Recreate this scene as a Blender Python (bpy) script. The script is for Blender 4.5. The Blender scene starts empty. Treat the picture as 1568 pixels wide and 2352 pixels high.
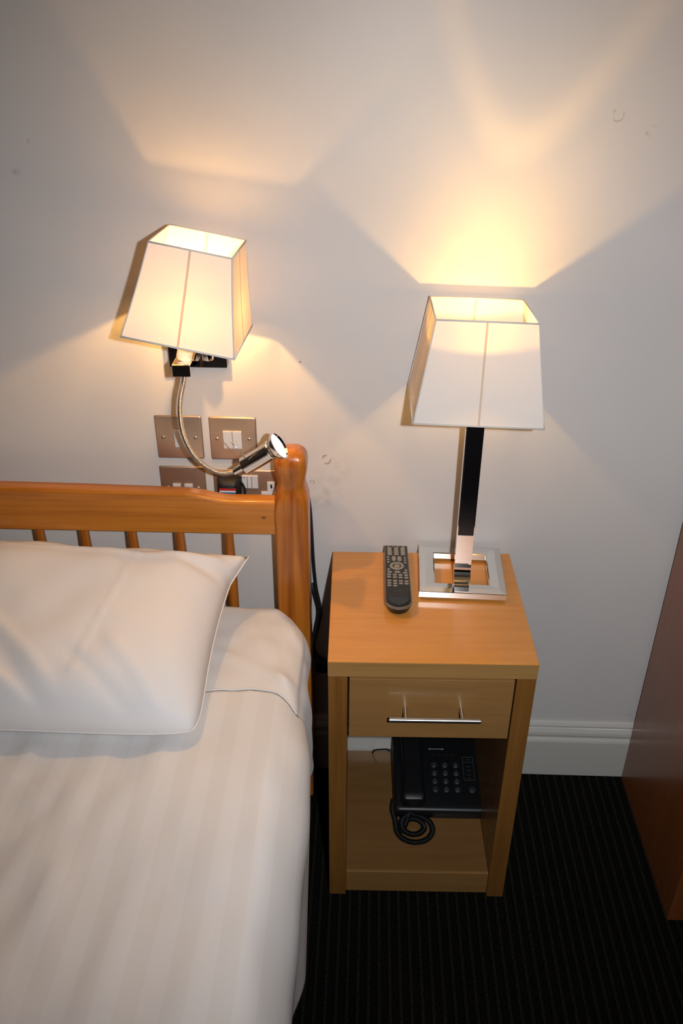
import bpy, bmesh, math, random
from mathutils import Vector, Matrix, noise
random.seed(3)
sc = bpy.context.scene
COL = sc.collection
PI = math.pi

# ---------------------------------------------------------------- camera
CAM = (0.13737, -1.41321, 1.51997)
YAW, PITCH, ROLL, FPX = -0.03195, 0.53485, 0.00431, 1962.22
_f = Vector((math.sin(YAW)*math.cos(PITCH), math.cos(YAW)*math.cos(PITCH), -math.sin(PITCH)))
_r = Vector((math.cos(YAW), -math.sin(YAW), 0)); _u = _r.cross(_f)
_r2 = math.cos(ROLL)*_r + math.sin(ROLL)*_u; _u2 = -math.sin(ROLL)*_r + math.cos(ROLL)*_u
cd = bpy.data.cameras.new('camera'); cam = bpy.data.objects.new('camera', cd); COL.objects.link(cam)
cd.sensor_fit = 'HORIZONTAL'; cd.sensor_width = 24.0; cd.lens = FPX/1568*24.0
cd.clip_start = 0.02; cd.clip_end = 30
M = Matrix((( _r2.x,_u2.x,-_f.x,CAM[0]),(_r2.y,_u2.y,-_f.y,CAM[1]),(_r2.z,_u2.z,-_f.z,CAM[2]),(0,0,0,1)))
cam.matrix_world = M
sc.camera = cam
# ---------------------------------------------------------------- exposure, world
sc.view_settings.view_transform = 'Standard'; sc.view_settings.look = 'None'
sc.view_settings.exposure = 0.0; sc.view_settings.gamma = 1.0
sc.view_settings.use_curve_mapping = False
try:
    sc.cycles.use_denoising = True
    sc.cycles.max_bounces = 10; sc.cycles.diffuse_bounces = 5; sc.cycles.transmission_bounces = 8
    sc.cycles.sample_clamp_indirect = 6.0
except Exception: pass
w = bpy.data.worlds.new('world'); sc.world = w; w.use_nodes = True
w.node_tree.nodes['Background'].inputs[0].default_value = (0.8, 0.85, 1, 1)
w.node_tree.nodes['Background'].inputs[1].default_value = 0.02

# ---------------------------------------------------------------- lights
def light(name, kind, loc, power, color, radius, **kw):
    ld = bpy.data.lights.new(name, kind); ld.energy = power; ld.color = color
    ld.shadow_soft_size = radius
    for k, v in kw.items(): setattr(ld, k, v)
    o = bpy.data.objects.new(name, ld); o.location = loc; COL.objects.link(o); return o
# the camera's flash: beside the lens, aimed like it
FL = Vector(CAM) + _r2*0.125 + _u2*0.01 - _f*0.02
fl = light('camera_flash', 'POINT', FL, 56, (0.965, 0.98, 1.01), 0.014)
WARM = (1.0, 0.52, 0.14)
TB = Vector((0.3085, -0.112, 1.054))       # table lamp filament
WB = Vector((-0.1290, -0.123, 1.140))      # wall lamp filament
tl = light('table_lamp_light', 'POINT', TB, 11.0, (1.0, 0.54, 0.14), 0.006)
wl = light('wall_lamp_light', 'POINT', WB, 3.6, WARM, 0.006)
def throw_profile(lo, axis, stops, stops2=None):
    # strength by angle from the lamp's axis (as an IES file would give it)
    ld = lo.data; ld.use_nodes = True; nt = ld.node_tree; n = nt.nodes; l = nt.links
    em = n['Emission']
    g = n.new('ShaderNodeNewGeometry'); d = n.new('ShaderNodeVectorMath'); d.operation = 'DOT_PRODUCT'
    d.inputs[1].default_value = Vector(axis).normalized()
    l.new(g.outputs['Incoming'], d.inputs[0])
    ac = n.new('ShaderNodeMath'); ac.operation = 'ARCCOSINE'; l.new(d.outputs['Value'], ac.inputs[0])
    dv = n.new('ShaderNodeMath'); dv.operation = 'DIVIDE'; dv.inputs[1].default_value = PI; l.new(ac.outputs[0], dv.inputs[0])
    cr = n.new('ShaderNodeValToRGB'); l.new(dv.outputs[0], cr.inputs[0])
    el = cr.color_ramp.elements
    while len(el) > 1: el.remove(el[0])
    for i, (a, s) in enumerate(stops):
        e = el[0] if i == 0 else el.new(a/180)
        e.position = a/180; e.color = (s, s, s, 1)
    mu = n.new('ShaderNodeMath'); mu.operation = 'MULTIPLY'; mu.inputs[1].default_value = 1.0
    if stops2:                      # second factor about the vertical
        sp = n.new('ShaderNodeSeparateXYZ'); l.new(g.outputs['Incoming'], sp.inputs[0])
        a2 = n.new('ShaderNodeMath'); a2.operation = 'ARCCOSINE'; l.new(sp.outputs[2], a2.inputs[0])
        d2 = n.new('ShaderNodeMath'); d2.operation = 'DIVIDE'; d2.inputs[1].default_value = PI; l.new(a2.outputs[0], d2.inputs[0])
        c2 = n.new('ShaderNodeValToRGB'); l.new(d2.outputs[0], c2.inputs[0]); e2 = c2.color_ramp.elements
        while len(e2) > 1: e2.remove(e2[0])
        for i, (a, s) in enumerate(stops2):
            e = e2[0] if i == 0 else e2.new(a/180)
            e.position = a/180; e.color = (s, s, s, 1)
        l.new(c2.outputs[0], mu.inputs[1])
    l.new(cr.outputs[0], mu.inputs[0]); l.new(mu.outputs[0], em.inputs['Strength'])
throw_profile(tl, (0.15, 0.0, 1), [(0,.42),(14,.56),(18.2,.68),(20.2,1.0),(21.5,.95),(24.5,.56),(30,.46),(38,.32),(50,.20),(70,.12),(90,.12),(180,.12)],
              [(0,1),(74.5,1),(76.5,.10),(124,.10),(134,1),(180,1)])
throw_profile(wl, (0.18, 0.0, 1), [(0,.36),(75,.36),(100,.75),(120,1.0),(180,1.0)])
throw_profile(fl, _f + _u2*0.015, [(0,1.0),(14,.98),(22,.88),(29,.61),(36,.36),(46,.15),(60,.05),(75,0),(180,0)])

# ================================================================ helpers
def mat(name, color, rough=0.5, metal=0.0, **kw):
    m = bpy.data.materials.new(name); m.use_nodes = True
    b = m.node_tree.nodes['Principled BSDF']
    b.inputs['Base Color'].default_value = (*color, 1); b.inputs['Roughness'].default_value = rough
    b.inputs['Metallic'].default_value = metal
    for k, v in kw.items(): b.inputs[k].default_value = v
    return m
def nodes(m): return m.node_tree.nodes, m.node_tree.links, m.node_tree.nodes['Principled BSDF']
def add_noise(m, c1, c2, scale=(1,1,1), nscale=20, detail=4, dist=0.0, bump=0.0, bdist=0.001, lo=.35, hi=.65, rough=None):
    n, l, b = nodes(m)
    tc = n.new('ShaderNodeTexCoord'); mp = n.new('ShaderNodeMapping'); mp.inputs['Scale'].default_value = scale
    l.new(tc.outputs['Object'], mp.inputs[0])
    nz = n.new('ShaderNodeTexNoise'); nz.inputs['Scale'].default_value = nscale; nz.inputs['Detail'].default_value = detail
    nz.inputs['Distortion'].default_value = dist; l.new(mp.outputs[0], nz.inputs['Vector'])
    cr = n.new('ShaderNodeValToRGB'); cr.color_ramp.elements[0].position = lo; cr.color_ramp.elements[1].position = hi
    cr.color_ramp.elements[0].color = (*c1, 1); cr.color_ramp.elements[1].color = (*c2, 1)
    l.new(nz.outputs['Fac'], cr.inputs[0]); l.new(cr.outputs[0], b.inputs['Base Color'])
    if bump:
        bp = n.new('ShaderNodeBump'); bp.inputs['Strength'].default_value = bump; bp.inputs['Distance'].default_value = bdist
        l.new(nz.outputs['Fac'], bp.inputs['Height']); l.new(bp.outputs[0], b.inputs['Normal'])
    return nz, cr, mp
def wood(name, base, dark, axis, rough=0.3, coat=0.3, fine=1.0, fleck=0.0, contrast=1.0):
    """grain along axis 0/1/2"""
    m = mat(name, base, rough); n, l, b = nodes(m)
    b.inputs['Coat Weight'].default_value = coat; b.inputs['Coat Roughness'].default_value = 0.12
    tc = n.new('ShaderNodeTexCoord')
    def layer(across, along, sc_, det, dist):
        s = [across]*3; s[axis] = along
        mp = n.new('ShaderNodeMapping'); mp.inputs['Scale'].default_value = s; l.new(tc.outputs['Object'], mp.inputs[0])
        z = n.new('ShaderNodeTexNoise'); z.inputs['Scale'].default_value = sc_; z.inputs['Detail'].default_value = det
        z.inputs['Distortion'].default_value = dist; l.new(mp.outputs[0], z.inputs['Vector']); return z
    a = layer(1.0, 0.07, 45*fine, 3, 0.6); c = layer(1.0, 0.03, 260*fine, 2, 0.0)
    mx = n.new('ShaderNodeMath'); mx.operation = 'MULTIPLY_ADD'; mx.inputs[1].default_value = 0.65
    s2 = n.new('ShaderNodeMath'); s2.operation = 'MULTIPLY'; s2.inputs[1].default_value = 0.35
    l.new(c.outputs['Fac'], s2.inputs[0]); l.new(a.outputs['Fac'], mx.inputs[0]); l.new(s2.outputs[0], mx.inputs[2])
    cr = n.new('ShaderNodeValToRGB'); e = cr.color_ramp.elements
    h = 0.16/contrast
    e[0].position = 0.5-h; e[0].color = (*dark, 1); e[1].position = 0.5+h; e[1].color = (*base, 1)
    l.new(mx.outputs[0], cr.inputs[0])
    l.new(cr.outputs[0], b.inputs['Base Color'])
    bp = n.new('ShaderNodeBump'); bp.inputs['Strength'].default_value = 0.12; bp.inputs['Distance'].default_value = 0.0006
    l.new(c.outputs['Fac'], bp.inputs['Height']); l.new(bp.outputs[0], b.inputs['Normal'])
    return m

class MB:
    def __init__(s): s.v = []; s.f = []; s.uv = None
    def add(s, vs, fs):
        o = len(s.v); s.v += [tuple(p) for p in vs]; s.f += [tuple(i+o for i in f) for f in fs]; return s
    def box(s, x0, x1, y0, y1, z0, z1, bev=0.0, seg=2):
        bm = bmesh.new(); bmesh.ops.create_cube(bm, size=1)
        for v in bm.verts:
            v.co = Vector(((x0+x1)/2+v.co.x*(x1-x0), (y0+y1)/2+v.co.y*(y1-y0), (z0+z1)/2+v.co.z*(z1-z0)))
        if bev: bmesh.ops.bevel(bm, geom=list(bm.edges), offset=bev, segments=seg, profile=0.5, affect='EDGES', clamp_overlap=True)
        s.frombm(bm); return s
    def frombm(s, bm, M=None):
        bm.verts.index_update(); s.add([(M @ v.co) if M else v.co for v in bm.verts], [[v.index for v in f.verts] for f in bm.faces]); bm.free()
    def loft(s, rings, cap=True, closed=True):
        n = len(rings[0]); vs = [p for r in rings for p in r]; fs = []
        for i in range(len(rings)-1):
            for j in range(n if closed else n-1):
                k = (j+1) % n
                fs.append((i*n+j, i*n+k, (i+1)*n+k, (i+1)*n+j))
        if cap: fs.append(tuple(reversed(range(n)))); fs.append(tuple((len(rings)-1)*n+j for j in range(n)))
        return s.add(vs, fs)
    def lathe(s, prof, c, axis=(0,0,1), seg=24, cap=True):
        """prof: list of (radius, height) along axis from c"""
        ax = Vector(axis).normalized(); t = ax.orthogonal().normalized(); b = ax.cross(t); c = Vector(c)
        rings = [[c+ax*h+(t*math.cos(2*PI*k/seg)+b*math.sin(2*PI*k/seg))*max(r, 1e-5) for k in range(seg)] for r, h in prof]
        return s.loft(rings, cap)
    def cyl(s, a, b, r, seg=16, r2=None):
        a = Vector(a); b = Vector(b); return s.lathe([(r, 0), (r2 if r2 is not None else r, (b-a).length)], a, b-a, seg)
    def tube(s, pts, r, seg=10, cap=True):
        """sweep a circle; r number or function of parameter 0..1"""
        pts = [Vector(p) for p in pts]; N = len(pts); t0 = (pts[1]-pts[0]).normalized(); nrm = t0.orthogonal().normalized(); rings = []
        for i, p in enumerate(pts):
            t = (pts[min(i+1, N-1)]-pts[max(i-1, 0)]).normalized()
            nrm = (nrm - t*nrm.dot(t)).normalized(); b = t.cross(nrm)
            rr = r(i/(N-1)) if callable(r) else r
            rings.append([p+(nrm*math.cos(2*PI*k/seg)+b*math.sin(2*PI*k/seg))*rr for k in range(seg)])
        return s.loft(rings, cap)
    def xf(s, M): s.v = [tuple(M @ Vector(p)) for p in s.v]; return s
def spline(P, n):
    """Catmull-Rom through P, n points per span"""
    P = [Vector(p) for p in P]; Q = [P[0]*2-P[1]]+P+[P[-1]*2-P[-2]]; out = []
    for i in range(1, len(Q)-2):
        a, b, c, d = Q[i-1:i+3]
        for k in range(n):
            t = k/n; out.append(0.5*((2*b)+(c-a)*t+(2*a-5*b+4*c-d)*t*t+(3*b-a-3*c+d)*t*t*t))
    out.append(P[-1]); return out
def even(pts, step):
    """resample a polyline evenly"""
    out = [pts[0]]; acc = 0.0
    for a, b in zip(pts, pts[1:]):
        L = (b-a).length
        if L == 0: continue
        pos = step-acc
        while pos <= L: out.append(a+(b-a)*(pos/L)); pos += step
        acc = L-(pos-step)
    return out

ROOTM = {}
def thing(name, label, cat, loc=(0,0,0), rotz=0, group=None):
    o = bpy.data.objects.new(name, None); COL.objects.link(o); o.location = loc; o.rotation_euler = (0, 0, rotz)
    o.empty_display_size = 0.05
    o['label'] = label; o['category'] = cat
    if group: o['group'] = group
    ROOTM[o.name] = Matrix.Translation(loc) @ Matrix.Rotation(rotz, 4, 'Z')
    return o
def part(name, mb, m, parent=None, smooth=False, local=False, label=None, split=None):
    me = bpy.data.meshes.new(name)
    if parent is not None and not local:
        Mi = ROOTM[parent.name].inverted(); vs = [tuple(Mi @ Vector(p)) for p in mb.v]
    else: vs = mb.v
    me.from_pydata(vs, [], mb.f); me.update()
    bm = bmesh.new(); bm.from_mesh(me); bmesh.ops.recalc_face_normals(bm, faces=bm.faces); bm.to_mesh(me); bm.free()
    me.materials.append(m)
    if smooth:
        me.polygons.foreach_set('use_smooth', [True]*len(me.polygons))
        if split is not None:
            try: me.set_sharp_from_angle(angle=math.radians(split))
            except Exception: pass
    o = bpy.data.objects.new(name, me); COL.objects.link(o)
    if parent is not None:
        o.parent = parent; ROOTM[o.name] = ROOTM[parent.name]
    else: ROOTM[o.name] = Matrix.Identity(4)
    if label: o['label'] = label
    return o
def tag(o, label, cat, group=None):
    o['label'] = label; o['category'] = cat
    if group: o['group'] = group
    return o
def struct(name, mb, m, parent=None, **k):
    o = part(name, mb, m, parent, **k)
    if parent is None: o['kind'] = 'structure'
    return o
def rrect(cx, cy, hw, hd, r, z, seg=4):
    out = []
    for sx, sy, a0 in ((1,1,0),(-1,1,90),(-1,-1,180),(1,-1,270)):
        for k in range(seg+1):
            a = math.radians(a0+90*k/seg)
            out.append((cx+sx*(hw-r)+r*math.cos(a), cy+sy*(hd-r)+r*math.sin(a), z))
    return out
def text_mb(s, size, depth=0.0003):
    cu = bpy.data.curves.new('t', 'FONT'); cu.body = s; cu.size = size; cu.align_x = 'CENTER'; cu.align_y = 'CENTER'; cu.extrude = depth
    o = bpy.data.objects.new('t', cu); COL.objects.link(o)
    dg = bpy.context.evaluated_depsgraph_get(); dg.update()
    me = bpy.data.meshes.new_from_object(o.evaluated_get(dg))
    mb = MB(); mb.add([v.co.copy() for v in me.vertices], [tuple(p.vertices) for p in me.polygons])
    bpy.data.objects.remove(o); bpy.data.curves.remove(cu); bpy.data.meshes.remove(me); return mb

# ================================================================ materials
chrome = mat('chrome', (0.80, 0.78, 0.76), 0.06, 1.0)
satin = mat('satin_steel', (0.72, 0.70, 0.68), 0.28, 1.0)
blackm = mat('black_gloss', (0.004, 0.004, 0.005), 0.25)
rubber = mat('black_rubber', (0.01, 0.01, 0.012), 0.5)
white_plastic = mat('white_plastic', (0.70, 0.70, 0.71), 0.35)
pine_x = wood('pine_along_rail', (0.56, 0.205, 0.026), (0.34, 0.098, 0.010), 0, 0.28, 0.35, 0.55, contrast=1.35)
pine_z = wood('pine_along_post', (0.52, 0.175, 0.020), (0.30, 0.074, 0.007), 2, 0.28, 0.4, 0.55, contrast=1.5)
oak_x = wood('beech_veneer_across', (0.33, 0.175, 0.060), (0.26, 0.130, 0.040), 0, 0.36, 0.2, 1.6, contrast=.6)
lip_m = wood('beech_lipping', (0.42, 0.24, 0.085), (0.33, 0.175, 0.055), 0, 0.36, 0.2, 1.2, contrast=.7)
oak_top_lit = wood('beech_veneer_top_lit', (0.72, 0.32, 0.072), (0.60, 0.24, 0.045), 0, 0.33, 0.3, 1.6, contrast=.6)  # same beech made lighter and warmer: lamp light put into the colour
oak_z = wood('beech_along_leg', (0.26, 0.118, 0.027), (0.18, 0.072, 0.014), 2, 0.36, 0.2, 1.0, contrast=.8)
ward_m = wood('wardrobe_veneer', (0.26, 0.085, 0.026), (0.19, 0.055, 0.014), 2, 0.30, 0.25, 1.0, contrast=.6)
carpet_m = mat('carpet', (0.014, 0.014, 0.013), 0.95, **{'Specular IOR Level': .1})
_z, _cr, _mp = add_noise(carpet_m, (0.001,0.001,0.001), (0.006,0.0058,0.0045), (1,.5,1), 420, 3, bump=.4, bdist=.002, lo=.3, hi=.7)
n, l, b = nodes(carpet_m)
tc = n.new('ShaderNodeTexCoord'); sx = n.new('ShaderNodeSeparateXYZ'); l.new(tc.outputs['Object'], sx.inputs[0])
ad = n.new('ShaderNodeMath'); ad.operation = 'ADD'; ad.inputs[1].default_value = 1.75; l.new(sx.outputs[0], ad.inputs[0])
dv_ = n.new('ShaderNodeMath'); dv_.operation = 'DIVIDE'; dv_.inputs[1].default_value = .0192; l.new(ad.outputs[0], dv_.inputs[0])
fr_ = n.new('ShaderNodeMath'); fr_.operation = 'FRACT'; l.new(dv_.outputs[0], fr_.inputs[0])
rp = n.new('ShaderNodeValToRGB'); l.new(fr_.outputs[0], rp.inputs[0]); el = rp.color_ramp.elements
el[0].position = .36; el[0].color = (1,1,1,1); el[1].position = .76; el[1].color = (1,1,1,1)
e = el.new(.46); e.color = (3.4,3.3,3.0,1); e = el.new(.66); e.color = (3.4,3.3,3.0,1)
mx = n.new('ShaderNodeMix'); mx.data_type = 'RGBA'; mx.blend_type = 'MULTIPLY'; mx.inputs['Factor'].default_value = 1; mx.clamp_result = False
l.new(_cr.outputs[0], mx.inputs['A']); l.new(rp.outputs[0], mx.inputs['B']); l.new(mx.outputs['Result'], b.inputs['Base Color'])
ceil_m = mat('ceiling_paint', (0.75, 0.74, 0.72), 0.8)
bb_m = mat('gloss_trim_paint', (0.60, 0.60, 0.56), 0.28)

def wall_material():
    m = mat('wall_paint', (0.66, 0.63, 0.60), 0.42); n, l, b = nodes(m)
    b.inputs['Specular IOR Level'].default_value = 0.35
    g = n.new('ShaderNodeNewGeometry')
    nz = n.new('ShaderNodeTexNoise'); nz.inputs['Scale'].default_value = 3.0; nz.inputs['Detail'].default_value = 5
    l.new(g.outputs['Position'], nz.inputs['Vector'])
    cr = n.new('ShaderNodeValToRGB'); e = cr.color_ramp.elements
    e[0].position = .3; e[0].color = (0.625, 0.61, 0.60, 1); e[1].position = .7; e[1].color = (0.665, 0.65, 0.635, 1)
    l.new(nz.outputs['Fac'], cr.inputs[0]); cur = cr.outputs[0]
    nf = n.new('ShaderNodeTexNoise'); nf.inputs['Scale'].default_value = 55; nf.inputs['Detail'].default_value = 4
    l.new(g.outputs['Position'], nf.inputs['Vector'])
    wob = n.new('ShaderNodeVectorMath'); wob.operation = 'SCALE'; wob.inputs['Scale'].default_value = 0.012
    sb = n.new('ShaderNodeVectorMath'); sb.operation = 'SUBTRACT'; sb.inputs[1].default_value = (.5,.5,.5)
    l.new(nf.outputs['Color'], sb.inputs[0]); l.new(sb.outputs[0], wob.inputs[0])
    ps = n.new('ShaderNodeVectorMath'); ps.operation = 'ADD'; l.new(g.outputs['Position'], ps.inputs[0]); l.new(wob.outputs[0], ps.inputs[1])
    def mark(cur, c, r, wd, col, amt, sc_=(1,1), noisy=True):
        """ring scuff (r>0) or blot (r=0) round wall point c"""
        s = n.new('ShaderNodeVectorMath'); s.operation = 'SUBTRACT'; s.inputs[1].default_value = (c[0], 0, c[1]); l.new(ps.outputs[0], s.inputs[0])
        s2 = n.new('ShaderNodeVectorMath'); s2.operation = 'MULTIPLY'; s2.inputs[1].default_value = (1/sc_[0], 0, 1/sc_[1]); l.new(s.outputs[0], s2.inputs[0])
        ln = n.new('ShaderNodeVectorMath'); ln.operation = 'LENGTH'; l.new(s2.outputs[0], ln.inputs[0])
        d = n.new('ShaderNodeMath'); d.operation = 'SUBTRACT'; d.inputs[1].default_value = r; l.new(ln.outputs['Value'], d.inputs[0])
        a = n.new('ShaderNodeMath'); a.operation = 'ABSOLUTE'; l.new(d.outputs[0], a.inputs[0])
        mr = n.new('ShaderNodeMapRange'); mr.inputs['From Min'].default_value = 0; mr.inputs['From Max'].default_value = wd
        mr.inputs['To Min'].default_value = amt; mr.inputs['To Max'].default_value = 0; l.new(a.outputs[0], mr.inputs['Value'])
        fac = mr.outputs[0]
        if noisy:
            nn = n.new('ShaderNodeMapRange'); nn.inputs['From Min'].default_value = .45; nn.inputs['From Max'].default_value = .6; l.new(nf.outputs['Fac'], nn.inputs['Value'])
            mm = n.new('ShaderNodeMath'); mm.operation = 'MULTIPLY'; l.new(fac, mm.inputs[0]); l.new(nn.outputs[0], mm.inputs[1]); fac = mm.outputs[0]
        mx = n.new('ShaderNodeMix'); mx.data_type = 'RGBA'; l.new(fac, mx.inputs['Factor']); l.new(cur, mx.inputs['A']); mx.inputs['B'].default_value = (*col, 1)
        return mx.outputs['Result']
    cur = mark(cur, (0.0643, 0.7953), 0.0075, 0.0022, (0.16,0.05,0.04), 1.0)
    cur = mark(cur, (0.0369, 0.7459), 0.004, 0.002, (0.22,0.12,0.10), .8)
    cur = mark(cur, (0.033, 0.6867), 0.006, 0.0018, (0.25,0.13,0.12), .7)
    cur = mark(cur, (0.062, 0.715), 0, 0.045, (0.50,0.44,0.42), .55)
    cur = mark(cur, (0.078, 0.770), 0, 0.05, (0.52,0.47,0.45), .4)
    cur = mark(cur, (0.0196, 0.986), 0, 0.003, (0.2,0.15,0.12), 1.2, noisy=False)
    cur = mark(cur, (0.5035, 1.381), 0.008, 0.0022, (0.30,0.24,0.20), .7)
    cur = mark(cur, (0.557, 1.360), 0.006, 0.003, (0.40,0.34,0.30), .5)
    cur = mark(cur, (-0.4215, 1.290), 0.004, 0.006, (0.44,0.40,0.36), .6)
    cur = mark(cur, (-0.3953, 1.3375), 0, 0.005, (0.42,0.38,0.34), .6)
    cur = mark(cur, (0.475, 0.33), 0, 0.06, (0.56,0.54,0.53), .5)
    cur = mark(cur, (0.7331, 0.1804), 0, 0.006, (0.2,0.2,0.22), 1.0, (2.2, .6))
    l.new(cur, b.inputs['Base Color'])
    bn = n.new('ShaderNodeTexNoise'); bn.inputs['Scale'].default_value = 90; bn.inputs['Detail'].default_value = 3; l.new(g.outputs['Position'], bn.inputs['Vector'])
    bp = n.new('ShaderNodeBump'); bp.inputs['Strength'].default_value = .08; bp.inputs['Distance'].default_value = .002
    l.new(bn.outputs['Fac'], bp.inputs['Height']); l.new(bp.outputs[0], b.inputs['Normal'])
    return m
wall_m = wall_material()
plain_wall = mat('far_wall_paint', (0.50, 0.47, 0.43), 0.6)
dark_wall = mat('dark_end_wall', (0.10, 0.085, 0.07), 0.7)  # unseen end wall, darkened so the chrome mirrors a dark room

def shade_material(name, trans, tint=(0.80,0.77,0.74), ttint=(0.98,0.83,0.60)):
    m = bpy.data.materials.new(name); m.use_nodes = True; n = m.node_tree.nodes; l = m.node_tree.links
    n.remove(n['Principled BSDF']); out = n['Material Output']
    d = n.new('ShaderNodeBsdfDiffuse'); d.inputs[0].default_value = (*tint, 1)
    t = n.new('ShaderNodeBsdfTranslucent'); t.inputs[0].default_value = (*ttint, 1)
    tc = n.new('ShaderNodeTexCoord'); nz = n.new('ShaderNodeTexNoise'); nz.inputs['Scale'].default_value = 900; l.new(tc.outputs['Object'], nz.inputs['Vector'])
    bp = n.new('ShaderNodeBump'); bp.inputs['Strength'].default_value = .15; bp.inputs['Distance'].default_value = .0005
    l.new(nz.outputs['Fac'], bp.inputs['Height']); l.new(bp.outputs[0], d.inputs['Normal'])
    mx = n.new('ShaderNodeMixShader'); mx.inputs[0].default_value = trans
    l.new(d.outputs[0], mx.inputs[1]); l.new(t.outputs[0], mx.inputs[2]); l.new(mx.outputs[0], out.inputs[0]); return m
shade_t = shade_material('table_shade_fabric', 0.16)
shade_w = shade_material('wall_shade_fabric', 0.10)
piping_m = mat('shade_piping', (0.70, 0.66, 0.62), 0.8)
seam_m = shade_material('shade_seam', 0.55)
glass_m = mat('bulb_glass', (1, .9, .75), 0.3)
_n, _l, _b = nodes(glass_m); _b.inputs['Emission Color'].default_value = (1, .62, .28, 1); _b.inputs['Emission Strength'].default_value = 1.0

# ================================================================ the room
X0, X1, Y0, ZC = -1.75, 1.75, -3.9, 2.45
struct('wall_back', MB().box(X0, X1, 0, .12, 0, ZC), wall_m)
struct('wall_left', MB().box(X0-.1, X0, Y0, .12, 0, ZC), plain_wall)
struct('wall_right', MB().box(X1, X1+.1, Y0, .12, 0, ZC), plain_wall)
struct('wall_front', MB().box(X0-.1, X1+.1, Y0-.1, Y0, 0, ZC), dark_wall)
struct('ceiling', MB().box(X0-.1, X1+.1, Y0-.1, .12, ZC, ZC+.1), ceil_m)
# floor: ribbed carpet, ribs run away from the camera
mb = MB(); px_ = 0.0192; xs = []
x = X0
while x < X1:
    xs += [(x, -.0035), (x+px_*.30, -.0035), (x+px_*.40, -.0006), (x+px_*.55, 0.0), (x+px_*.70, -.0006), (x+px_*.80, -.0035)]; x += px_
rings = [[(a, yy, z) for a, z in xs] for yy in (Y0, -2.2, -1.2, -.8, -.4, 0)]
n_ = len(xs); mb.loft(rings, cap=False, closed=False)
mb.box(X0, X1, Y0, 0, -.06, -.0045)
flr = struct('floor', mb, carpet_m)
# baseboard with moulded top
prof = [(0,0),(-.014,0),(-.014,.102),(-.0125,.107),(-.0085,.112),(-.0075,.1145),(-.0075,.1165),(-.0125,.118),(-.0135,.124),(-.0125,.131),(-.0085,.139),(-.0065,.141),(-.0065,.1425),(-.009,.144),(-.009,.148),(-.006,.153),(0,.155)]
struct('baseboard_back', MB().loft([[(xx, y, z) for y, z in prof] for xx in (X0, X1)]), bb_m)
# two scuffs/wire ends at the foot of the baseboard are left to the wall paint

# ================================================================ bed frame
def knot(m, c, r_):
    n, l, b = nodes(m); src = b.inputs['Base Color'].links[0].from_socket
    tc = n.new('ShaderNodeTexCoord'); sb = n.new('ShaderNodeVectorMath'); sb.operation = 'SUBTRACT'; sb.inputs[1].default_value = c; l.new(tc.outputs['Object'], sb.inputs[0])
    sc_ = n.new('ShaderNodeVectorMath'); sc_.operation = 'MULTIPLY'; sc_.inputs[1].default_value = (1/1.6, 1, 1); l.new(sb.outputs[0], sc_.inputs[0])
    ln = n.new('ShaderNodeVectorMath'); ln.operation = 'LENGTH'; l.new(sc_.outputs[0], ln.inputs[0])
    mr = n.new('ShaderNodeMapRange'); mr.inputs['From Min'].default_value = 0; mr.inputs['From Max'].default_value = r_; mr.inputs['To Min'].default_value = 1; mr.inputs['To Max'].default_value = 0
    l.new(ln.outputs['Value'], mr.inputs['Value'])
    mx = n.new('ShaderNodeMix'); mx.data_type = 'RGBA'; l.new(mr.outputs[0], mx.inputs['Factor']); l.new(src, mx.inputs['A']); mx.inputs['B'].default_value = (.04,.012,.003,1)
    l.new(mx.outputs['Result'], b.inputs['Base Color'])
knot(pine_x, (-.0469+.65, -.023, .7160), .0042)
bed = thing('bed', 'amber varnished pine bed frame with spindled headboard beside the bedside table', 'bed', (-.65, -.06, 0))
HX = -0.655      # headboard centre
def post(cx):
    cy = -.064; P = [(0,.0305,.004),(.728,.0305,.005),(.742,.0305,.009),(.756,.0303,.015),(.766,.0285,.017),(.776,.0255,.015),(.786,.0245,.014),(.797,.0258,.013),(.812,.0285,.013),(.824,.0290,.013),(.834,.0278,.013),(.842,.0247,.013),(.848,.0195,.012),(.8515,.012,.009),(.8525,.004,.003)]
    m = MB().loft([rrect(cx, cy, h, h, r, z, 5) for z, h, r in P]); return m
part('post', post(.0045), pine_z, bed, smooth=True, split=50)
part('post', post(2*HX-.0045), pine_z, bed, smooth=True, split=50)
# top rail: raised centre, S-curve down to the posts
def rail_top(x):
    d = abs(x-HX); e = (HX*-1-.026)   # half length
    a = .629-.150; b = .629-.070
    t = min(max((d-(.655-.19))/(.085), 0), 1); s = t*t*(3-2*t)
    return .7615-.0125*s + .006*(1-min(d/.47,1)**2)
rings = []
for i in range(121):
    xx = HX-.629+1.258*i/120; zt = rail_top(xx); yb, yf = -.052, -.083
    r = .008; ring = [(xx, yb, .679), (xx, yf+.002, .679), (xx, yf, .681)]
    for k in range(5):
        a = PI/2*k/4; ring.append((xx, yf+r-r*math.cos(a), zt-r+r*math.sin(a)))
    ring += [(xx, yb-r*.5, zt), (xx, yb, zt-r*.5)]
    rings.append(ring)
part('top_rail', MB().loft(rings), pine_x, bed, smooth=True, split=40)
part('lower_rail', MB().box(HX-.629, HX+.629, -.081, -.052, .33, .43, .004), pine_x, bed)
sp_x = [-.1165, -.2085, -.2985, -.389, -.474]
while sp_x[-1] > 2*HX+.1165+.03: sp_x.append(sp_x[-1]-.0895)
proto = None
sp = MB(); 
prf = [(.0085,.43),(.0095,.46),(.0105,.52),(.0108,.56),(.0100,.62),(.0088,.66),(.0084,.6795)]
sp.lathe([(r, h) for r, h in prf], (0, -.067, 0), seg=14)
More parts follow.
